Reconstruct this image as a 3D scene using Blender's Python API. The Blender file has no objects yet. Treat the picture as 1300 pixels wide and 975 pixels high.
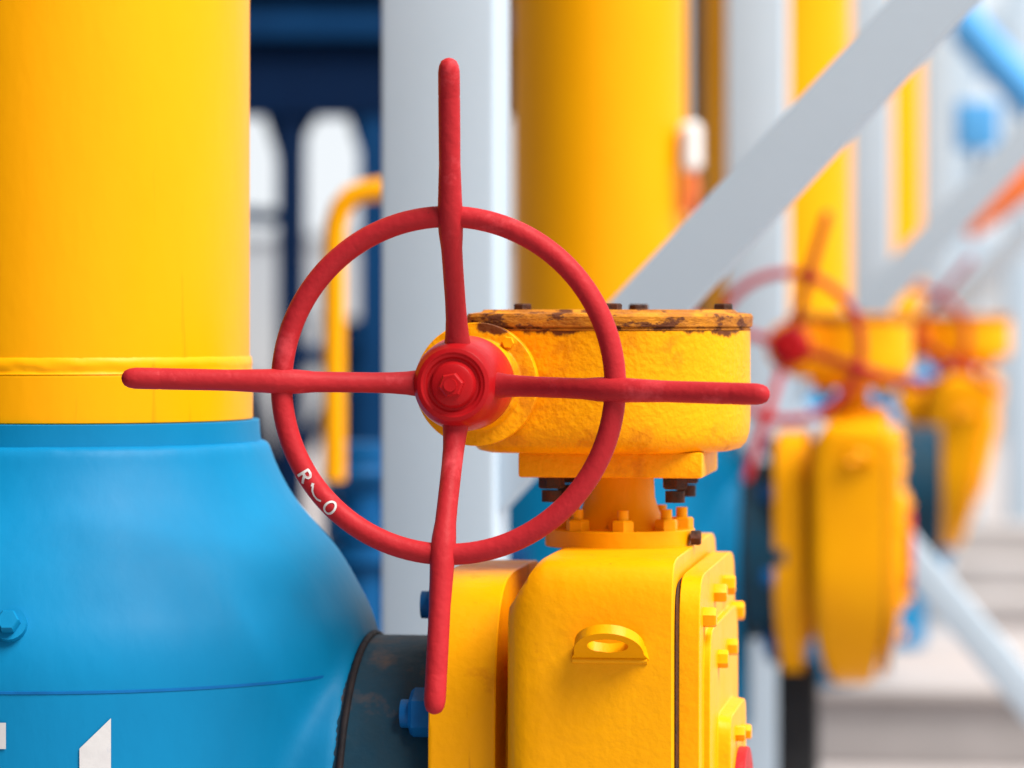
import bpy, bmesh, math, random
from mathutils import Vector, Matrix
random.seed(7)
C = bpy.context.scene
COL = C.collection
R = math.radians
PI = math.pi

# ------------------------------------------------------------------ camera
S = 0.000223            # tangent per photograph pixel
HC = 1.6                # camera height
cam = bpy.data.cameras.new('camera')
camo = bpy.data.objects.new('camera', cam); COL.objects.link(camo)
camo.location = (0, 0, HC); camo.rotation_euler = (PI/2, 0, 0)
cam.sensor_width = 36; cam.lens = 36/(1300*S)
cam.shift_y = (402-487.5)/1300
cam.clip_start = 0.1; cam.clip_end = 2000
cam.dof.use_dof = True; cam.dof.focus_distance = 4.06; cam.dof.aperture_fstop = 3.0
C.camera = camo

# ------------------------------------------------------------------ light
SUN_EL, SUN_AZ = R(55), R(126)          # azimuth from +Y (view direction) towards +X (right)
W = bpy.data.worlds.new('World'); C.world = W; W.use_nodes = True
nt = W.node_tree; nt.nodes.clear()
sky = nt.nodes.new('ShaderNodeTexSky'); sky.sky_type = 'NISHITA'; sky.sun_disc = False
sky.sun_elevation = SUN_EL; sky.sun_rotation = SUN_AZ
sky.air_density = 1.0; sky.dust_density = 1.5; sky.ozone_density = 1.0; sky.altitude = 0
bg = nt.nodes.new('ShaderNodeBackground'); bg.inputs['Strength'].default_value = 0.062
wo = nt.nodes.new('ShaderNodeOutputWorld')
wtc = nt.nodes.new('ShaderNodeTexCoord')
wnz = nt.nodes.new('ShaderNodeTexNoise'); wnz.inputs['Scale'].default_value = 2.2; wnz.inputs['Detail'].default_value = 6
nt.links.new(wtc.outputs['Generated'], wnz.inputs['Vector'])
wmr = nt.nodes.new('ShaderNodeMapRange'); wmr.inputs[1].default_value = .3; wmr.inputs[2].default_value = .6; wmr.inputs[3].default_value = .85; wmr.inputs[4].default_value = .98
nt.links.new(wnz.outputs[0], wmr.inputs[0])
wmx = nt.nodes.new('ShaderNodeMix'); wmx.data_type = 'RGBA'; 
wdot = nt.nodes.new('ShaderNodeVectorMath'); wdot.operation = 'DOT_PRODUCT'
wdot.inputs[1].default_value = (math.sin(R(68)), math.cos(R(68)), -0.12)   # thinnest cloud low in the right distance
wnm = nt.nodes.new('ShaderNodeVectorMath'); wnm.operation = 'NORMALIZE'
nt.links.new(wtc.outputs['Generated'], wnm.inputs[0]); nt.links.new(wnm.outputs[0], wdot.inputs[0])
wgl = nt.nodes.new('ShaderNodeMapRange'); wgl.inputs[1].default_value = -1; wgl.inputs[2].default_value = 1
wgl.inputs[3].default_value = .15; wgl.inputs[4].default_value = 1.75
nt.links.new(wdot.outputs['Value'], wgl.inputs[0])
wcl = nt.nodes.new('ShaderNodeVectorMath'); wcl.operation = 'SCALE'; wcl.inputs[0].default_value = (9.6, 10.1, 10.6)   # white cloud cover, thinner towards the sun
nt.links.new(wgl.outputs[0], wcl.inputs['Scale']); nt.links.new(wcl.outputs[0], wmx.inputs[7])
nt.links.new(wmr.outputs[0], wmx.inputs[0]); nt.links.new(sky.outputs[0], wmx.inputs[6])
nt.links.new(wmx.outputs[2], bg.inputs['Color']); nt.links.new(bg.outputs[0], wo.inputs['Surface'])
sl = bpy.data.lights.new('sun', 'SUN'); sl.energy = 5.0; sl.angle = R(32); sl.color = (1, .95, .88)
so = bpy.data.objects.new('sun', sl); COL.objects.link(so)
sd = Vector((math.sin(SUN_AZ)*math.cos(SUN_EL), math.cos(SUN_AZ)*math.cos(SUN_EL), math.sin(SUN_EL)))
so.rotation_euler = sd.to_track_quat('Z', 'Y').to_euler()
so.location = (30, -5, 30)
C.view_settings.view_transform = 'Standard'; C.view_settings.look = 'None'
C.view_settings.exposure = 0.42; C.view_settings.gamma = 1

# ------------------------------------------------------------------ materials
def mat(name, base, rough=.4, var=None, vscale=6, bump=0, bscale=120, metal=0, spec=.11, stretch=None,
        spots=None, sscale=30, sthr=.68, grime=None, gthr=.6, gscale=4, streak=None):
    m = bpy.data.materials.new(name); m.use_nodes = True
    t = m.node_tree; n = t.nodes; L = t.links
    p = n['Principled BSDF']
    p.inputs['Roughness'].default_value = rough; p.inputs['Metallic'].default_value = metal
    p.inputs['Specular IOR Level'].default_value = spec
    tc = n.new('ShaderNodeTexCoord'); src = tc.outputs['Object']
    if stretch:
        mp = n.new('ShaderNodeMapping'); mp.inputs['Scale'].default_value = stretch
        L.new(src, mp.inputs['Vector']); src = mp.outputs[0]
    rgb = n.new('ShaderNodeRGB'); rgb.outputs[0].default_value = (*base, 1); col = rgb.outputs[0]
    def layer(col, colour, scale, lo, hi, detail=5, rough_=.6, vec=None):
        nz = n.new('ShaderNodeTexNoise'); nz.inputs['Scale'].default_value = scale
        nz.inputs['Detail'].default_value = detail; nz.inputs['Roughness'].default_value = rough_
        L.new(vec or src, nz.inputs['Vector'])
        mr = n.new('ShaderNodeMapRange'); mr.inputs[1].default_value = lo; mr.inputs[2].default_value = hi
        L.new(nz.outputs[0], mr.inputs[0])
        mx = n.new('ShaderNodeMix'); mx.data_type = 'RGBA'
        L.new(mr.outputs[0], mx.inputs[0]); L.new(col, mx.inputs[6]); mx.inputs[7].default_value = (*colour, 1)
        return mx.outputs[2], mr.outputs[0]
    if var: col, _ = layer(col, var, vscale, .35, .7)
    if grime: col, _ = layer(col, grime, gscale, gthr, gthr+.12, 8, .65)
    if spots: col, _ = layer(col, spots, sscale, sthr, sthr+.05, 8, .7)
    if streak:
        ms = n.new('ShaderNodeMapping'); ms.inputs['Scale'].default_value = (1, 1, .07); L.new(tc.outputs['Object'], ms.inputs['Vector'])
        col, _ = layer(col, streak, 42, .66, .74, 6, .6, ms.outputs[0])
    L.new(col, p.inputs['Base Color'])
    nr = n.new('ShaderNodeTexNoise'); nr.inputs['Scale'].default_value = vscale*2.3; nr.inputs['Detail'].default_value = 6
    L.new(src, nr.inputs['Vector'])
    mr = n.new('ShaderNodeMapRange'); mr.inputs[3].default_value = max(.05, rough-.1); mr.inputs[4].default_value = min(1, rough+.14)
    L.new(nr.outputs[0], mr.inputs[0]); L.new(mr.outputs[0], p.inputs['Roughness'])
    if bump:
        nb = n.new('ShaderNodeTexNoise'); nb.inputs['Scale'].default_value = bscale; nb.inputs['Detail'].default_value = 4
        L.new(src, nb.inputs['Vector'])
        b = n.new('ShaderNodeBump'); b.inputs['Strength'].default_value = bump; b.inputs['Distance'].default_value = .004
        L.new(nb.outputs[0], b.inputs['Height']); L.new(b.outputs[0], p.inputs['Normal'])
    return m

def rust_band(m, z0, z1, colour, scale=18, lo=.42, hi=.58, stretch=(1, 1, .5)):
    """rust patches that only grow between two heights of the part (a stain along an edge)"""
    t = m.node_tree; n = t.nodes; L = t.links; p = n['Principled BSDF']
    old = p.inputs['Base Color'].links[0].from_socket
    tc = n.new('ShaderNodeTexCoord')
    sp = n.new('ShaderNodeSeparateXYZ'); L.new(tc.outputs['Object'], sp.inputs[0])
    h = n.new('ShaderNodeMapRange'); h.inputs[1].default_value = z0; h.inputs[2].default_value = z1
    L.new(sp.outputs[2], h.inputs[0])
    mp = n.new('ShaderNodeMapping'); mp.inputs['Scale'].default_value = stretch; L.new(tc.outputs['Object'], mp.inputs[0])
    nz = n.new('ShaderNodeTexNoise'); nz.inputs['Scale'].default_value = scale; nz.inputs['Detail'].default_value = 8
    nz.inputs['Roughness'].default_value = .65; L.new(mp.outputs[0], nz.inputs['Vector'])
    mm = n.new('ShaderNodeMath'); mm.operation = 'MULTIPLY'; L.new(nz.outputs[0], mm.inputs[0]); L.new(h.outputs[0], mm.inputs[1])
    mr = n.new('ShaderNodeMapRange'); mr.inputs[1].default_value = lo; mr.inputs[2].default_value = hi; L.new(mm.outputs[0], mr.inputs[0])
    mx = n.new('ShaderNodeMix'); mx.data_type = 'RGBA'; L.new(mr.outputs[0], mx.inputs[0]); L.new(old, mx.inputs[6])
    mx.inputs[7].default_value = (*colour, 1); L.new(mx.outputs[2], p.inputs['Base Color'])
    return m

YEL = (.85, .362, .0008); YEL2 = (.83, .328, .0008)
M = {}
M['yellow_pipe'] = mat('yellow_pipe_paint', YEL, .36, YEL2, 3, .12, 60, spots=(.42, .15, .01), sscale=22, sthr=.72, stretch=(1, 1, .4), streak=(.76, .27, .002))
M['yellow'] = mat('yellow_valve_paint', YEL, .38, (.82, .335, .001), 7, .22, 80, spots=(.2, .06, .01), sscale=34, sthr=.71, grime=(.60, .185, .004), gthr=.64, gscale=9, streak=(.42, .13, .006))
M['yellow_box'] = rust_band(mat('yellow_gearbox_paint', YEL, .42, (.79, .30, .001), 9, .45, 130, spots=(.13, .04, .01), sscale=38, sthr=.69, grime=(.55, .17, .004), gthr=.55, gscale=9),
                            1.545, 1.586, (.12, .032, .008), 15, .44, .50)
M['yellow_lid'] = mat('rusty_yellow_lid_paint', (.62, .24, .015), .6, (.24, .07, .015), 22, .6, 110, spots=(.11, .035, .015), sscale=24, sthr=.53, stretch=(1, 1, 2.5), grime=(.36, .13, .02), gthr=.5, gscale=14)
M['weld'] = mat('yellow_weld_bead', (.76, .31, .004), .4, (.6, .2, .004), 30, .9, 60)
M['blue'] = mat('blue_paint', (.0003, .188, .395), .5, (.0003, .16, .345), 5, .22, 30, spec=.14, spots=(.02, .2, .4), sscale=14, sthr=.7, stretch=(1, 1, .45))
M['blue_seam'] = mat('blue_seam_paint', (.004, .13, .38), .45, (.004, .1, .3), 20)
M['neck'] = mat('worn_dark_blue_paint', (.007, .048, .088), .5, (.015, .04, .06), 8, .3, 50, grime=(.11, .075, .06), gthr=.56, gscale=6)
M['nut_blue'] = mat('blue_nut_paint', (.005, .12, .36), .4, (.005, .08, .26), 20)
M['black'] = mat('black_joint', (.012, .012, .015), .6, (.03, .02, .02), 30, .4, 80)
M['dark_steel'] = mat('dark_rusty_steel', (.035, .025, .022), .6, (.09, .03, .015), 60, .6, 150)
M['red'] = mat('red_paint', (.41, .018, .024), .5, (.37, .016, .021), 10, .3, 90, spots=(.16, .012, .014), sscale=60, sthr=.70, grime=(.56, .05, .06), gthr=.58, gscale=14)
M['red_hub'] = mat('glossy_red_hub_paint', (.46, .009, .012), .34, (.40, .007, .010), 14, .15, 60)
M['white_mark'] = mat('white_marking_paint', (.60, .585, .58), .6, (.52, .49, .48), 60, grime=(.42, .2, .2), gthr=.56, gscale=90)
M['white_num'] = mat('white_numeral_paint', (.58, .575, .57), .6, (.5, .49, .5), 12, .2, 40, grime=(.3, .36, .45), gthr=.63, gscale=30)
M['grey'] = mat('grey_steel_paint', (.465, .56, .655), .45, (.445, .54, .63), 3, .06, 90, spots=(.25, .27, .3), sscale=40, sthr=.77)
M['navy'] = mat('navy_steel_paint', (.0012, .013, .050), .75, (.001, .010, .040), 4, spec=.08)
M['navy2'] = mat('mid_blue_steel_paint', (.0015, .038, .125), .7, (.001, .03, .10), 4, spec=.1)
M['blue2'] = mat('pipework_blue_paint', (.002, .075, .22), .5, (.002, .06, .18), 6)
M['pale_blue'] = mat('pale_blue_paint', (.10, .36, .70), .45, (.09, .33, .66), 6)
M['orange'] = mat('orange_paint', (.8, .2, .06), .45, (.72, .16, .05), 6)
M['black_leg'] = mat('black_support_paint', (.02, .021, .024), .5, (.03, .03, .032), 8)
M['concrete'] = mat('pale_concrete', (.44, .40, .395), .85, (.38, .345, .335), .6, .3, 12, grime=(.36, .31, .29), gthr=.6, gscale=.35)
M['plinth'] = mat('plinth_concrete', (.44, .41, .405), .85, (.38, .355, .35), 3, .4, 30)
M['white_wall'] = mat('white_render', (.48, .50, .52), .8, (.36, .39, .43), .6)
M['gauge'] = mat('white_enamel', (.8, .79, .78), .4)

# ------------------------------------------------------------------ mesh helpers
def chamfer(profile, w=.003):
    out = [profile[0]]
    for a, b, c in zip(profile, profile[1:], profile[2:]):
        a, b_, c = Vector(a), Vector(b), Vector(c)
        u, v = a-b_, c-b_
        if u.length < 1e-6 or v.length < 1e-6: continue
        if math.degrees(u.angle(v)) < 150:
            k = min(w, u.length*.45, v.length*.45)
            for f in (1, .35):
                out.append(tuple(b_+u.normalized()*k*f))
            out.append(tuple(b_+v.normalized()*k*.35)); out.append(tuple(b_+v.normalized()*k))
        else: out.append(tuple(b_))
    out.append(profile[-1]); return out

def squ(a, n):
    return (abs(math.cos(a))**n+abs(math.sin(a))**n)**(-1/n)

class MB:
    def __init__(s): s.bm = bmesh.new()
    def lathe(s, profile, axis='z', seg=64, at=(0, 0, 0), ch=.003, sq=None):
        """profile (r, h) about an axis"""
        pr = chamfer(profile, ch) if ch else profile
        rings = []
        def pt(r, h, a):
            c, d = r*math.cos(a), r*math.sin(a)
            if sq: q_ = squ(a, sq[0] if d > 0 else 2.3); c *= q_*sq[1]; d *= q_
            v = {'z': (c, d, h), 'x': (h, c, d), 'y': (d, h, c)}[axis]
            return Vector(v)+Vector(at)
        for r, h in pr:
            if r < 1e-6: rings.append([s.bm.verts.new(pt(0, h, 0))])
            else: rings.append([s.bm.verts.new(pt(r, h, 2*PI*i/seg)) for i in range(seg)])
        for p, q in zip(rings, rings[1:]):
            for i in range(seg):
                j = (i+1) % seg
                if len(p) == 1 and len(q) == 1: continue
                if len(p) == 1: f = (p[0], q[i], q[j])
                elif len(q) == 1: f = (p[i], q[0], p[j])
                else: f = (p[i], q[i], q[j], p[j])
                try: s.bm.faces.new(f)
                except ValueError: pass
        return s
    def box(s, size, at=(0, 0, 0), rot=None, bev=.004):
        b = bmesh.new(); bmesh.ops.create_cube(b, size=1)
        bmesh.ops.scale(b, vec=size, verts=b.verts)
        if bev: bmesh.ops.bevel(b, geom=list(b.edges), offset=min(bev, min(size)*.4), segments=2, affect='EDGES', profile=.6)
        m = Matrix.Translation(at)
        if rot is not None: m = m @ rot.to_4x4()
        b.transform(m); s._merge(b); return s
    def _merge(s, b):
        me = bpy.data.meshes.new('tmp'); b.to_mesh(me); b.free(); s.bm.from_mesh(me); bpy.data.meshes.remove(me)
    def beam(s, a, b, w, h, up=(0, 1, 0), bev=.006):
        a, b = Vector(a), Vector(b); d = (b-a); z = d.normalized()
        x = Vector(up).cross(z).normalized(); y = z.cross(x)
        rot = Matrix((x, y, z)).transposed()
        return s.box((w, h, d.length), (a+b)/2, rot, bev)
    def tube(s, path, rad, seg=20, closed=False, cap=True):
        P = [Vector(p) for p in path]; n = len(P)
        rr = rad if isinstance(rad, (list, tuple)) else [rad]*n
        rings = []; prev = None
        for i, p in enumerate(P):
            if closed: t = (P[(i+1) % n]-P[i-1]).normalized()
            else: t = (P[min(i+1, n-1)]-P[max(i-1, 0)]).normalized()
            if prev is None:
                ref = Vector((0, 0, 1)) if abs(t.z) < .9 else Vector((1, 0, 0))
                u = t.cross(ref).normalized()
            else: u = (prev - t*prev.dot(t)).normalized()
            prev = u; v = t.cross(u)
            rings.append([s.bm.verts.new(p+(u*math.cos(2*PI*k/seg)+v*math.sin(2*PI*k/seg))*rr[i]) for k in range(seg)])
        m = n if closed else n-1
        for i in range(m):
            a, b = rings[i], rings[(i+1) % n]
            for k in range(seg):
                j = (k+1) % seg; s.bm.faces.new((a[k], b[k], b[j], a[j]))
        if cap and not closed:
            s.bm.faces.new(rings[0][::-1]); s.bm.faces.new(rings[-1])
        return s
    def hexa(s, r, h, at, axis='z', turn=0, bev=.002):
        """hexagonal head: circumradius r, from at along +axis by h"""
        b = bmesh.new()
        pr = [(r*.86, 0), (r, 0), (r, h*.85), (r*.86, h)]
        ax = Vector({'x': (1, 0, 0), 'y': (0, 1, 0), 'z': (0, 0, 1), '-x': (-1, 0, 0), '-y': (0, -1, 0), '-z': (0, 0, -1)}[axis]) if isinstance(axis, str) else Vector(axis)
        q = ax.to_track_quat('Z', 'Y').to_matrix()
        rings = [[b.verts.new(q @ Vector((rr*math.cos(turn+k*PI/3), rr*math.sin(turn+k*PI/3), hh)) + Vector(at)) for k in range(6)] for rr, hh in pr]
        for p, w in zip(rings, rings[1:]):
            for k in range(6): b.faces.new((p[k], p[(k+1) % 6], w[(k+1) % 6], w[k]))
        b.faces.new(rings[0][::-1]); b.faces.new(rings[-1]); s._merge(b); return s
    def prism(s, layers):
        """layers: list of (outline points xy, z); stacked and capped"""
        rings = [[s.bm.verts.new((x, y, z)) for x, y in o] for o, z in layers]
        n = len(rings[0])
        for a, b in zip(rings, rings[1:]):
            for k in range(n): s.bm.faces.new((a[k], a[(k+1) % n], b[(k+1) % n], b[k]))
        s.bm.faces.new(rings[0][::-1]); s.bm.faces.new(rings[-1]); return s
    def build(s, name, m, parent=None, loc=None, sharp=38):
        bmesh.ops.recalc_face_normals(s.bm, faces=s.bm.faces)
        me = bpy.data.meshes.new(name); s.bm.to_mesh(me); s.bm.free()
        for p in me.polygons: p.use_smooth = True
        me.set_sharp_from_angle(angle=R(sharp))
        me.materials.append(m)
        o = bpy.data.objects.new(name, me); COL.objects.link(o)
        if parent: o.parent = parent
        if loc: o.location = loc
        return o

def taper(o, xc):
    """draw the lower part of a drum in towards xc, so that its underside is rounded"""
    for v in o.data.vertices:
        t = min(1, max(0, (AX-.06-v.co.z)/.31))
        v.co.x = xc+(v.co.x-xc)*(1-.5*t*t)
    o.data.update()
def empty(name, loc, rz=0, label=None, cat=None, group=None):
    o = bpy.data.objects.new(name, None); COL.objects.link(o); o.location = loc; o.rotation_euler = (0, 0, rz)
    o.empty_display_size = .1
    tag(o, label, cat, group); return o
def tag(o, label=None, cat=None, group=None, kind=None):
    if label: o['label'] = label
    if cat: o['category'] = cat
    if group: o['group'] = group
    if kind: o['kind'] = kind
    return o
def copy_tree(o, parent=None, skip=()):
    c = o.copy(); COL.objects.link(c)
    if parent: c.parent = parent
    for ch in list(o.children):
        if ch.name.split('.')[0] in skip: continue
        copy_tree(ch, c, skip)
    return c
def P(px, py, d): return Vector(((px-650)*S*d, d, HC-(py-402)*S*d))

YAW = -R(8)
# ------------------------------------------------------------------ setting
g = MB(); g.bm.faces.new([g.bm.verts.new(v) for v in ((-300, -100, 0), (300, -100, 0), (300, 500, 0), (-300, 500, 0))])
tag(g.build('ground', M['concrete']), kind='structure')

# ------------------------------------------------------------------ pipe riser (yellow pipe on blue reducer with side branch)
AX = .966                                   # height of the branch and valve axis
Rt, Rn, Rp, L = .392, .239, .2275, .697
def make_riser():
    root = empty('pipe_riser', (-.5575, 4.437, 0), YAW, 'nearest fat yellow pipe on a blue cone-shaped reducer, left of the sharp red handwheel', 'pipe', 'yellow risers on blue reducers along the row')
    MB().lathe([(Rp, 1.545), (Rp, 4.6)], 'z', 96).build('upper_pipe', M['yellow_pipe'], root)
    MB().lathe([(Rp-.01, 1.472), (Rp+.004, 1.472), (Rp+.004, 1.530), (Rp-.001, 1.5345)], 'z', 96).build('pipe_collar', M['yellow_pipe'], root)
    wb = MB(); n = 260; rings = []
    jit = [random.random() for _ in range(n)]; jit = [(jit[i-1]+jit[i]+jit[(i+1) % n])/3-.5 for i in range(n)]
    for q, (dr, z) in enumerate(((-.001, 1.5520), (.0018, 1.5490), (.0030, 1.5440), (.0034, 1.5400), (.0024, 1.5360), (.0026, 1.5330), (.0044, 1.5310))):
        k = 1 if 0 < q < 6 else 0
        rings.append([wb.bm.verts.new(((Rp+dr+k*.0022*jit[(i+q*7) % n])*math.cos(2*PI*i/n), (Rp+dr+k*.0022*jit[(i+q*7) % n])*math.sin(2*PI*i/n), z+k*.0015*jit[(i*3) % n])) for i in range(n)])
    for a, b in zip(rings, rings[1:]):
        for i in range(n): wb.bm.faces.new((a[i], a[(i+1) % n], b[(i+1) % n], b[i]))
    wb.build('weld_bead', M['yellow_pipe'], root, sharp=80)
    prof = [(Rp-.03, 1.4725), (.2395, 1.4710), (.2405, 1.455), (.2425, 1.4390), (.2480, 1.4370), (.2500, 1.4290)]
    MB().lathe(prof, 'z', 128, ch=.0015).build('reducer', M['blue'], root)
    cone = [(0, 1.446), (.2525, 1.446), (.2545, 1.430), (.2610, 1.415), (.272, 1.392), (.284, 1.372), (.299, 1.3535), (.319, 1.331), (.3376, 1.310), (.353, 1.286), (.3663, 1.2614), (.379, 1.238), (.387, 1.214), (.391, 1.192), (.392, 1.172),
            (Rt, .5), (.33, .36), (.24, .25), (.24, .0), (0, .0)]
    tb = MB().lathe(cone, 'z', 128, ch=0).lathe([(0, .1), (Rn+.004, .1), (Rn+.004, .386), (0, .386)], 'x', 96, (0, 0, AX), ch=0).build('tee_body', M['blue'], root)
    m1 = tb.modifiers.new('fuse', 'REMESH'); m1.mode = 'VOXEL'; m1.voxel_size = .0085; m1.use_smooth_shade = True
    m2 = tb.modifiers.new('blend', 'SMOOTH'); m2.factor = .5; m2.iterations = 14
    dg = bpy.context.evaluated_depsgraph_get(); old = tb.data
    tb.data = bpy.data.meshes.new_from_object(tb.evaluated_get(dg)); tb.modifiers.clear(); bpy.data.meshes.remove(old)
    for p in tb.data.polygons: p.use_smooth = True
    MB().lathe([(Rt-.004, 1.1715), (Rt+.0006, 1.1705), (Rt+.0006, 1.1675), (Rt-.004, 1.1665)], 'z', 128, ch=0).build('seam', M['blue_seam'], root)
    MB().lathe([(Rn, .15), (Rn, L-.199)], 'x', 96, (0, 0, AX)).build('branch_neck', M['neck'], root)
    n = 120
    MB().tube([(.388, (Rn+.001)*math.cos(2*PI*i/n), AX+(Rn+.001)*math.sin(2*PI*i/n)) for i in range(n)], .0046, 10, True).build('branch_joint', M['black'], root)
    # small plug on the reducer shoulder
    a = -PI/2+.088; cx, cy = math.cos(a), math.sin(a)
    pl = MB(); b0 = Vector((cx*.372, cy*.372, 1.243)); d = Vector((cx*.9, cy*.9, .42)).normalized()
    pl.tube([b0, b0+d*.012], .02, 20); pl.hexa(.0135, .014, b0+d*.011, d)
    pl.build('drain_plug', M['blue'], root)
    return root
riser = make_riser()
# white painted characters on the blue tee (only the tops of two are in view)
def cyl_decal(name, polys, rad, parent):
    bm = MB()
    for p in polys:                          # p: list of quads ((x0,x1,z0,z1) trapezoid corners)
        (x0, z0), (x1, z1), (x2, z2), (x3, z3) = p
        n = 8
        for k in range(n):
            q = []
            for t, side in ((k/n, 0), ((k+1)/n, 0), ((k+1)/n, 1), (k/n, 1)):
                xa, za = x0+(x1-x0)*t, z0+(z1-z0)*t; xb, zb = x3+(x2-x3)*t, z3+(z2-z3)*t
                x, z = (xa, za) if side == 0 else (xb, zb)
                a = -PI/2+x/rad
                q.append(bm.bm.verts.new((rad*math.cos(a), rad*math.sin(a), z)))
            bm.bm.faces.new(q)
    return bm.build(name, M['white_num'], parent)
zt = 1.139
cyl_decal('white_numeral', [[(.117, zt-.034), (.153, zt), (.153, .93), (.117, .93)],
                            ], Rt+.0016, riser)
cyl_decal('white_numeral', [[(-.006, zt-.004), (.033, zt-.004), (.033, zt-.034), (-.006, zt-.034)],
                            [(-.006, zt-.034), (.020, zt-.034), (.020, .93), (-.006, .93)]], Rt+.0016, riser)

# ------------------------------------------------------------------ valve with gearbox and handwheel
def make_valve():
    root = empty('gear_valve', (.1326, 4.34, 0), YAW, 'sharp yellow valve in the foreground with a rusty-lidded gearbox and the large red handwheel', 'valve', 'yellow gear operated valves along the row')
    A = (0, 0, AX); SQ = 7.0
    # body: a short drum on its side, with the pad under the bonnet
    b = MB().lathe([(0, -.1), (.28, -.1), (.322, -.1), (.336, -.097), (.347, -.088), (.353, -.074), (.355, -.055), (.355, .0935), (.30, .0935), (0, .0935)], 'x', 240, A, ch=.004, sq=(15, .86))
    bo = b.build('body', M['yellow'], root); taper(bo, -.01)
    for v in bo.data.vertices:
        if v.co.z > 1.258: v.co.x = max(v.co.x, -.101+(v.co.z-1.258)*.62)
    lf = MB().lathe([(0, -.198), (.328, -.198), (.328, -.119), (.24, -.116), (.24, -.1), (0, -.1)], 'x', 200, A, ch=.005, sq=(4.5, .76)).build('end_flange', M['yellow'], root); taper(lf, -.16)
    for k in range(8):
        a = R(35+45*k); y, z = -.228*math.cos(a), AX+.285*math.sin(a)
        m = MB().hexa(.031, .03, (-.1985, y, z), '-x', a); m.tube([(-.22, y, z), (-.240, y, z)], .017, 14)
        m.build('nut', M['nut_blue'], lf)
    cv = MB().lathe([(0, .097), (.334, .097), (.334, .121), (.268, .121), (.268, .129), (.20, .129), (.16, .130), (.157, .146), (.12, .146), (0, .146)], 'x', 160, A, ch=.003, sq=(12, .80))
    cv = cv.build('side_cover', M['yellow'], root); taper(cv, .02)
    MB().lathe([(.300, .092), (.329, .0945), (.329, .0955), (.300, .098)], 'x', 160, A, ch=0, sq=(15, .86)).build('joint_gap', M['dark_steel'], root)
    for k in range(12):
        a = R(78+30*k); q = squ(a, SQ); y, z = -.30*.81*q*math.cos(a), AX+.30*q*math.sin(a)
        if z < AX-.14: continue
        MB().hexa(.0125, .016, (.120, y, z), 'x', a*.7).build('bolt', M['yellow'], cv)
    for k in range(8):
        a = R(62+45*k); q = squ(a, SQ); y, z = -.225*.80*q*math.cos(a), AX+.225*q*math.sin(a)
        MB().hexa(.011, .013, (.128, y, z), 'x', a*.4).build('bolt', M['yellow'], cv)
    for k in range(8):
        a = R(28+45*k); y, z = -.135*math.cos(a), AX+.135*math.sin(a)
        MB().hexa(.010, .012, (.145, y, z), 'x', a*.9).build('bolt', M['yellow'], cv)
    MB().lathe([(0, .1455), (.108, .1455), (.108, .158), (.06, .160), (0, .160)], 'x', 48, A).build('end_cap', M['red'], root)
    # lifting lug standing out of the drum at 45 degrees
    th = R(45); rad = Vector((0, -math.cos(th), math.sin(th))); tn = Vector((0, math.sin(th), math.cos(th)))
    zl = 1.213-AX; yl = .355*.86*(1-(zl/.355)**15)**(1/15)
    base = Vector((.022, -yl+.004, AX+zl))
    th = R(36); rad = Vector((0, -math.cos(th), math.sin(th))); tn = Vector((0, math.sin(th), math.cos(th)))
    oi = []; oo = []; n = 40
    for k in range(n+1):
        a = PI*k/n
        oo.append((-.040*math.cos(a), .012+.046*max(0, math.sin(a))**.9))
    outl = [(-.047, -.004)]+[(x, y) for x, y in oo]+[(.047, -.004)]
    hole_c = (0, .030); hr = (.0235, .0145)
    lug = bmesh.new()
    m = len(outl)
    # matching inner loop by angle around the hole centre
    inner = []
    for x, y in outl:
        a = math.atan2(y-hole_c[1], x-hole_c[0]); inner.append((hole_c[0]+hr[0]*math.cos(a), hole_c[1]+hr[1]*math.sin(a)))
    bot = [(-.03, -.004), (0, -.004), (.03, -.004)]
    outl2 = outl+[(.03, -.004), (0, -.004), (-.03, -.004)]
    inner2 = []
    for x, y in outl2:
        a = math.atan2(y-hole_c[1], x-hole_c[0]); inner2.append((hole_c[0]+hr[0]*math.cos(a), hole_c[1]+hr[1]*math.sin(a)))
    def W3(p, t): return base+Vector((1, 0, 0))*p[0]+rad*p[1]+tn*t
    rings = []
    for loop, ts in ((outl2, (-.006, .006)), (inner2, (.006, -.006))):
        for t in ts: rings.append([lug.verts.new(W3(p, t)) for p in loop])
    q = len(outl2)
    for i in range(4):
        a, c = rings[i], rings[(i+1) % 4]
        for k in range(q): lug.faces.new((a[k], a[(k+1) % q], c[(k+1) % q], c[k]))
    lb = MB(); lb._merge(lug)
    lb.tube([base+Vector((x, 0, 0))-rad*.0+tn*-.007 for x in (-.043, -.02, .02, .043)], .0035, 10)
    lb.build('lifting_lug', M['yellow'], root)
    # small plugs
    m = MB(); p0 = Vector((.03, 0, AX))+Vector((0, -math.cos(R(-35)), math.sin(R(-35))))*.25; dd = Vector((0, -math.cos(R(-35)), math.sin(R(-35))))
    m.tube([p0, p0+dd*.03], .045, 24); m.hexa(.03, .025, p0+dd*.03, dd); m.build('drain_boss', M['yellow'], root)
    MB().box((.105, .16, .66), (-.15, .02, .33), None, .006).box((.2, .26, .02), (-.15, .02, .012), None, .004).build('support_leg', M['black_leg'], root)
    # bonnet
    bn = MB().lathe([(0, 1.319), (.092, 1.319), (.092, 1.3405), (.066, 1.3405), (.058, 1.347), (.048, 1.362), (.043, 1.378), (.0415, 1.408), (0, 1.408)], 'z', 64, ch=.003).build('bonnet', M['yellow'], root)
    for k in range(8):
        a = R(-90-36+45*k); x, y = .076*math.cos(a), .076*math.sin(a)
        m = MB().hexa(.0145, .014, (x, y, 1.3400), 'z', a); m.tube([(x, y, 1.35), (x, y, 1.366)], .007, 12)
        m.build('stud', M['yellow'], bn)
    MB().hexa(.010, .012, (.0905, -.03, 1.331), 'x').build('set_screw', M['dark_steel'], bn)
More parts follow.
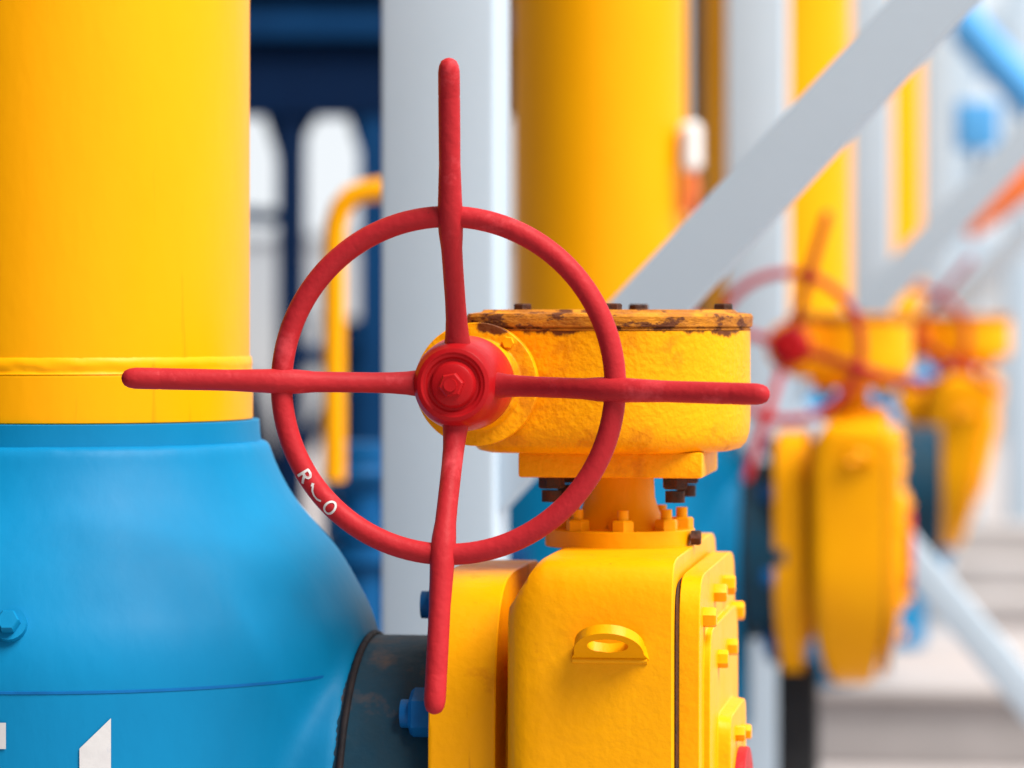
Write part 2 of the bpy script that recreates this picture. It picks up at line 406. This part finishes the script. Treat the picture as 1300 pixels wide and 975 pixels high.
    # gearbox
    def outline(f=1.0, grow=0):
        pts = []
        for k in range(49):
            a = R(-98+(196)*k/48); pts.append((.160*math.cos(a), .160*math.sin(a)))
        pts += [(-.10, .150), (-.140, .142), (-.162, .130), (-.171, .108), (-.171, -.108), (-.162, -.130), (-.140, -.142), (-.10, -.150)]
        c = (-.01, 0); out = []
        for x, y in pts:
            v = Vector((x-c[0], y-c[1])); v = v*f+v.normalized()*grow; out.append((v.x+c[0], v.y+c[1]))
        return out
    gb = MB().prism([(outline(.86), 1.4365), (outline(.93), 1.4395), (outline(.972), 1.4470), (outline(.993), 1.4590), (outline(1), 1.4740), (outline(1), 1.5830)])
    gb = gb.build('gearbox', M['yellow_box'], root)
    MB().prism([(outline(1, -.001), 1.5828), (outline(1, .001), 1.5845), (outline(1, -.001), 1.5868), (outline(1, .0025), 1.5885), (outline(1, .0035), 1.600), (outline(1, .001), 1.6035), (outline(1, -.016), 1.6055), (outline(1, -.02), 1.6085)]).build('lid', M['yellow_lid'], gb)
    for x, y in ((-.118, -.02), (.004, -.128), (.128, -.01), (.01, .125)):
        MB().hexa(.0125, .011, (x, y, 1.6050), 'z', x*30).build('bolt', M['dark_steel'], gb)
    wa = (-.151, 0, 1.52)
    MB().lathe([(0, .15), (.066, .15), (.066, -.15), (.0705, -.152), (.0705, -.160), (.0685, -.162), (.0685, -.165), (.0730, -.166), (.0730, -.186), (.055, -.187), (.05, -.199), (.03, -.2), (0, -.2)], 'y', 72, wa, ch=.002).build('worm_housing', M['yellow_box'], gb)
    for k in range(1):
        a = R(52); MB().hexa(.0075, .006, (wa[0]+.063*math.cos(a), -.1855, wa[2]+.063*math.sin(a)), '-y', a).build('bolt', M['yellow'], gb)
    MB().tube([(wa[0], -.19, wa[2]), (wa[0], -.24, wa[2])], .021, 20).build('worm_shaft', M['dark_steel'], gb)
    MB().box((.222, .222, .031), (0, 0, 1.4222), None, .004).build('mounting_plate', M['yellow_box'], gb)
    for sx in (-1, 1):
        for sy in (-1, 1):
            m = MB().hexa(.016, .015, (sx*.075, sy*.075, 1.4070), '-z', .3*sx); m.tube([(sx*.075, sy*.075, 1.39), (sx*.075, sy*.075, 1.376)], .012, 12)
            m.build('nut', M['dark_steel'], gb)
    # handwheel (origin at its centre, in the plane of the rim; +y is away from the viewer)
    Rr, rr = .191, .0123
    n = 120
    hw = MB().tube([(Rr*math.cos(2*PI*k/n), 0, Rr*math.sin(2*PI*k/n)) for k in range(n)], rr, 22, True).build('handwheel', M['red'], root, (wa[0]-.0045, -.372, wa[2]+.0022))
    hw.rotation_euler = (0, R(1.3), 0)
    MB().lathe([(0, .16), (.052, .16), (.0555, .15), (.0555, .115), (.053, .085), (.047, .05), (.042, .042), (.037, .0400), (.035, .0415), (.032, .0418), (.030, .0445), (.0, .0445)], 'y', 64, ch=.0012).build('hub', M['red_hub'], hw)
    MB().lathe([(0, .0465), (.026, .0465), (.027, .043), (.024, .037), (.019, .0345), (0, .0345)], 'y', 40, ch=.001).hexa(.0145, .012, (0, .0355, 0), '-y', .2).tube([(0, .03, 0), (0, .0195, 0)], .0075, 14).build('hub_bolt', M['red_hub'], hw)
    prof = [(.030, .072), (.045, .068), (.058, .063), (.075, .056), (.095, .045), (.115, .033), (.135, .021), (.155, .010), (.172, .001), (.190, -.0055), (.21, -.0105), (.25, -.0185), (.29, -.026), (.322, -.0325), (.3235, -.0328), (.3255, -.0332), (.327, -.0335), (.34, -.036), (.352, -.0385), (.359, -.040), (.364, -.041), (.3665, -.0415), (.3675, -.0417)]
    rad = [.0185, .0155, .0135, .0123, .0118, .0118, .0118, .0121, .0138, .0146, .0136, .0122, .0123, .0123, .0121, .0121, .0123, .0123, .0122, .011, .0085, .0045, .001]
    for k in range(4):
        a = k*PI/2; ca, sa = math.cos(a), math.sin(a)
        MB().tube([(r*ca, y, r*sa) for r, y in prof], rad, 22).build('spoke', M['red'], hw)
    # painted marks on the rim: R, a curved stroke, O
    def rim_pt(u, v):
        """u metres along the rim from the R to the O, v metres across (up = towards the hub)"""
        u *= .88; v *= .84
        al = R(212.5)+u/Rr; ph = v/rr; e = rr+.0007
        rr2 = Rr-e*math.sin(ph)
        return Vector((rr2*math.cos(al), -e*math.cos(ph), rr2*math.sin(al)))
    def stroke(mb, pts, w):
        P2 = []
        for a, b in zip(pts, pts[1:]):
            for t in range(4): P2.append((a[0]+(b[0]-a[0])*t/4, a[1]+(b[1]-a[1])*t/4))
        P2.append(pts[-1]); prev = None
        for i, p in enumerate(P2):
            a = P2[max(0, i-1)]; b = P2[min(len(P2)-1, i+1)]; d = Vector((b[0]-a[0], b[1]-a[1]))
            if d.length < 1e-9: continue
            nn = Vector((-d.y, d.x)).normalized()*w/2
            cur = (mb.bm.verts.new(rim_pt(p[0]+nn.x, p[1]+nn.y)), mb.bm.verts.new(rim_pt(p[0]-nn.x, p[1]-nn.y)))
            if prev: mb.bm.faces.new((prev[0], cur[0], cur[1], prev[1]))
            prev = cur
    lt = MB(); w = .0034
    stroke(lt, [(0, -.0095), (0, .0085)], w); stroke(lt, [(0, .0075), (.006, .0075), (.0095, .005), (.0095, .002), (.006, -.0005), (0, -.0005)], w)
    stroke(lt, [(.004, -.0005), (.011, -.0095)], w)
    stroke(lt, [(.0185, .0005), (.0215, .0025)], .0045)
    stroke(lt, [(.0215, .001), (.026, -.0035), (.032, -.006), (.038, -.006), (.043, -.0035)], .0024)
    stroke(lt, [(.057+.0065*math.cos(t*PI/10), -.001+.0092*math.sin(t*PI/10)) for t in range(21)], w*.85)
    lt.build('rim_lettering', M['white_mark'], hw)
    return root
valve = make_valve()

# copies down the row
D2 = Vector((.81, 5.2, 0)); D3 = D2+Vector((.714, 3.24, 0)); D4 = D3+Vector((.80, 4.3, 0))
r2 = copy_tree(riser, skip=('white_numeral',)); r2.location = Vector((.238, 9.637, 0)); r2.scale = (1.05, 1.05, 1)
r2['label'] = 'second yellow riser, blurred behind the gearbox and right of the wide grey column'
r3 = copy_tree(riser, skip=('white_numeral',)); r3.location = Vector(riser.location)+D3; r3.scale = (1.19, 1.19, 1)
r3['label'] = 'third yellow riser, partly hidden by the grey column behind the blurred red handwheel'
r4 = copy_tree(riser, skip=('white_numeral',)); r4.location = Vector(riser.location)+D4
r4['label'] = 'farthest yellow riser, a thin orange-yellow strip between two far grey columns'
v2 = copy_tree(valve, skip=('rim_lettering',)); v2.location = Vector(valve.location)+D2-Vector((.02, 0, 0))
v2['label'] = 'second yellow valve, blurred, with a faint red handwheel beside the sharp gearbox'
v3 = copy_tree(valve, skip=('rim_lettering', 'end_cap', 'joint_gap', 'bolt', 'drain_boss', 'support_leg')); v3.location = (1.785, 14.0, 0); v3.scale = (1.2, 1.1, 1); v3.rotation_euler.z -= R(3)
for ch in v3.children:
    if ch.name.split('.')[0] in ('body', 'end_flange', 'side_cover'):
        ch.data = ch.data.copy()
        for v in ch.data.vertices:
            t = min(1, max(0, (1.24-v.co.z)/.56)); v.co.x = -.10+(v.co.x+.10)*(1-.45*t); v.co.z = min(v.co.z, 1.24-(1.24-v.co.z)*.80)+.07
v3['label'] = 'third yellow valve, most blurred, at the right behind the second valve'
for v, a in ((v2, 17), (v3, 35)):
    for ch in v.children:
        if ch.name.startswith('handwheel'): ch.rotation_euler = (0, R(a), 0)

# ------------------------------------------------------------------ grey columns with diagonal braces
def column(pxc, d, label, w=.182, down=False, up=True):
    X = (pxc-650)*S*d
    root = empty('steel_column', (X, d, 0), YAW, label, 'column', 'grey steel columns along the row')
    MB().box((w, w, 3.75), (0, 0, 1.89), None, .012).build('shaft', M['grey'], root)
    MB().box((w+.14, w+.14, .025), (0, 0, .0135), None, .004).build('base_plate', M['grey'], root)
    if up:
        a = Vector((.055, 0, 1.322)); dr = Vector((.668, 0, .716))
        MB().beam(a, a+dr*3.0, .100, .100, (0, 1, 0), .008).build('diagonal_brace', M['grey'], root)
        MB().box((2.4, .12, .14), (1.2+w/2, 0, 3.60), None, .008).build('top_beam', M['grey'], root)
    if down:
        a = Vector((.055, 0, 1.36)); dr = Vector((.70, 0, -.835))
        MB().beam(a, a+dr*1.58, .105, .095, (0, 1, 0), .008).build('diagonal_brace', M['grey'], root)
    return root
column(566.5, 5.65, 'wide grey steel column right behind the large red handwheel, with a long diagonal brace')
column(962, 10.85, 'grey steel column behind the blurred second handwheel, with braces going up and down', down=True)
column(1104, 14.4, 'far grey column just right of the third yellow riser')
column(1186, 18.2, 'farthest grey column, right of the thin yellow strip', up=False)

# ------------------------------------------------------------------ left background
def P2(px, py, d): return P(px, py, d)
cn = empty('steel_canopy', (P(420, 0, 16).x, 16, 0), 0, 'dark navy steel canopy with ribbed fascia in the gap behind the red wheel', 'canopy')
k = S*16
def lx(px): return (px-420)*k
def zz(py, d=16): return HC-(py-402)*S*d
MB().box((6.0, .16, .26), (lx(420)-2.0, 0, zz(112)), None, .01).build('beam', M['navy'], cn)
MB().box((6.0, .12, .14), (lx(420)-2.0, .0, zz(74)), None, .01).build('beam', M['navy'], cn)
MB().box((6.0, .20, .15), (lx(420)-2.0, -.05, zz(30)), None, .01).build('beam', M['navy2'], cn)
MB().box((6.2, 5.0, .10), (lx(420)-2.0, 2.3, zz(-22)), None, .01).build('roof', M['navy'], cn)
MB().box((6.0, .05, .62), (lx(420)-2.0, .25, zz(50)), None, .004).build('fascia', M['navy'], cn)
for px, w in ((370, .125), (476, .14)):
    MB().box((w, w, zz(110)), (lx(px), 0, zz(110)/2), None, .006).build('post', M['navy2' if px > 400 else 'navy'], cn)
for x in (-2.6, -4.6): MB().box((.12, .12, zz(110)), (x, 0, zz(110)/2), None, .006).build('post', M['navy'], cn)
for x in (-4.8, -1.2, .5): MB().box((.1, .1, zz(0)), (x, 4.6, zz(0)/2), None, .006).build('post', M['navy'], cn)

for px, sg in ((370, -1), (370, 1), (476, -1)):
    gs = MB(); x0 = lx(px); z1 = zz(128)
    o = [(x0, z1), (x0+sg*(.19 if sg > 0 else .11), z1), (x0+sg*.13, z1-.06), (x0+sg*.07, z1-.15 if sg > 0 else z1-.24), (x0+sg*.055, z1-.40), (x0, z1-.46)]
    f = [gs.bm.verts.new((x, -.02, z)) for x, z in o]; b_ = [gs.bm.verts.new((x, .02, z)) for x, z in o]
    gs.bm.faces.new(f); gs.bm.faces.new(b_[::-1])
    for q in range(6): gs.bm.faces.new((f[q], b_[q], b_[(q+1) % 6], f[(q+1) % 6]))
    gs.build('gusset', M['navy'], cn)
MB().tube([(lx(300), .1, zz(272)), (lx(370), .1, zz(276))], .035, 14).build('rail', M['navy2'], cn)
MB().tube([(lx(370), .1, zz(452)), (lx(480), .1, zz(452))], .05, 14).build('rail', M['navy2'], cn)
MB().tube([(lx(370), .05, zz(600)), (lx(476), .05, zz(400))], .035, 14).build('rail', M['navy'], cn)
MB().tube([(lx(352), .05, zz(640)), (lx(312), .05, zz(480))], .05, 14).build('rail', M['navy'], cn)
eq = empty('equipment_cabinet', (P(450, 0, 18.5).x, 18.5, 0), 0, 'dark blue equipment cabinet behind the thin bent yellow pipe', 'cabinet')
MB().box((.32, .5, HC-(415-402)*S*18.5), (0, 0, (HC-(415-402)*S*18.5)/2), None, .02).build('casing', M['navy2'], eq)
MB().box((.12, .02, .5), (-.05, -.26, .95), None, .004).build('door', M['navy'], eq)
MB().box((.36, .54, .04), (0, 0, HC-(415-402)*S*18.5+.0215), None, .01).build('lid', M['navy'], eq)
# thin yellow vent pipe with a bend
d = 8.4
path = [P(424, 610, d), P(424, 400, d), P(424, 310, d), P(426, 285, d), P(433, 264, d), P(446, 249, d), P(462, 243, d), P(490, 240, d), P(560, 238, d)]
vp = MB().tube(path, .027, 20).build('vent_pipe', M['yellow_pipe'])
tag(vp, 'thin yellow pipe bending right at its top, seen through the red wheel', 'pipe')
bp = empty('blue_pipework', (P(456, 0, 8.6).x, 8.6, 0), YAW, 'blue flanged pipe standing behind the lower left of the red wheel', 'pipe')
MB().lathe([(.055, 0), (.055, zz(575, 8.6))], 'z', 40).build('pipe', M['blue2'], bp)
for py, h in ((562, .05), (655, .05), (690, .045)):
    MB().lathe([(0, zz(py, 8.6)-h), (.085, zz(py, 8.6)-h), (.085, zz(py, 8.6)), (0, zz(py, 8.6))], 'z', 40).build('flange', M['blue2'], bp)
MB().lathe([(.0, zz(600, 8.6)-.05), (.06, zz(600, 8.6)-.05), (.095, zz(600, 8.6)), (.06, zz(600, 8.6)+.05), (0, zz(600, 8.6)+.05)], 'z', 40, ch=.01).build('valve_bulb', M['blue2'], bp)
MB().tube([(-.2, .1, zz(720, 8.6)), (.4, .1, zz(720, 8.6))], .05, 24).build('cross_pipe', M['navy2'], bp)

# instrument on the second riser
gx = P(877, 190, 9.5)
gi = empty('gauge_box', (gx.x, 9.5, gx.z), 0, 'small white gauge housing with an orange cable gland on the edge of the second riser', 'gauge')
MB().tube([(0, 0, -.06), (0, 0, -.045), (0, 0, .06), (0, 0, .075)], [.018, .03, .03, .016], 20).build('housing', M['gauge'], gi)
MB().tube([(.0, 0, -.06), (.002, 0, -.10), (-.01, 0, -.17)], [.016, .022, .018], 16).build('gland', M['orange'], gi)
MB().box((.09, .02, .09), (-.045, .02, 0), None, .003).build('bracket', M['yellow_pipe'], gi)

# ------------------------------------------------------------------ right background
bd = MB().tube([P(1185, -12, 21), P(1330, 150, 21)], .12, 20).build('slanting_blue_pipe', M['pale_blue'])
tag(bd, 'blurred light blue pipe slanting down to the right in the top right corner', 'pipe')
ob = MB().tube([P(1225, 292, 17), P(1238, 278, 17), P(1330, 212, 17)], [.06, .075, .075], 20).build('orange_pipe', M['orange'])
tag(ob, 'blurred orange pipe slanting up to the right edge between two grey braces', 'pipe')
bb = empty('blue_junction_box', P(1240, 160, 20.5), 0, 'small blurred blue box beside the farthest grey column', 'box')
MB().box((.24, .2, .28), (0, 0, 0), None, .02).build('casing', M['pale_blue'], bb)
MB().box((.06, .06, 2.6), (0, .05, -1.44), None, .004).build('stand', M['grey'], bb)

dp = MB().box((.09, .09, 3.9), (0, 0, 1.95), None, .006).build('thin_post', M['black_leg'], None, (P(886, 0, 17).x, 17, 0))
tag(dp, 'thin dark post in the narrow gap between the second and third yellow risers', 'post')
rk = empty('pipe_rack', (P(1255, 0, 27).x, 27, 0), 0, 'pale grey pipe rack far away in the upper right corner', 'rack')
for px in (1222, 1296): MB().box((.22, .22, 4.6), ((px-1255)*S*27, 0, 2.3), None, .01).build('post', M['grey'], rk)
for py in (28, 318): MB().box((2.6, .16, .24), (.5, -.02, HC-(py-402)*S*27), None, .01).build('beam', M['grey'], rk)
MB().tube([(-.8, .1, HC+320*S*27), (1.8, .1, HC+320*S*27)], .12, 20).build('pipe', M['pale_blue'], rk)
pl = empty('concrete_plinth', (P(1200, 0, 12.9).x+.4, 13.2, 0), YAW, 'low pinkish concrete plinth at the lower right of the picture', 'plinth')
MB().box((3.4, 1.4, .24), (0, 0, .12), None, .015).build('block', M['plinth'], pl)
MB().box((3.5, 1.5, .04), (0, 0, .2605), None, .01).build('coping', M['concrete'], pl)
st = empty('concrete_steps', (P(1250, 0, 17.5).x+.5, 18.2, 0), YAW, 'pale concrete steps behind the plinth under the low grey brace', 'steps')
for i in range(3):
    MB().box((3.2, .42, .16*(i+1)), (0, .42*i, .08*(i+1)), None, .01).build('step', M['plinth'], st)
ww = empty('white_wall', (6, 46, 0), 0, 'long white rendered wall far behind the pipes', 'wall')
MB().box((60, .4, 2.6), (0, 0, 1.3), None, .01).build('panel', M['white_wall'], ww)
MB().box((60.2, .5, .08), (0, 0, 2.64), None, .01).build('coping', M['white_wall'], ww)

# unseen navy wall and roof, added to shade the left sides of the pipes
sh = empty('shade_blocker', (-2.0, 3.2, 0), YAW, 'unseen dark navy wall and roof added left of the pipe row to shade it', 'blocker')
MB().box((.12, 12.0, 5.2), (0, -1, 2.6), None, .01).build('wall', M['navy'], sh)
MB().box((3.2, 12.4, .12), (-1.3, -1, 5.28), None, .01).build('roof', M['navy'], sh)
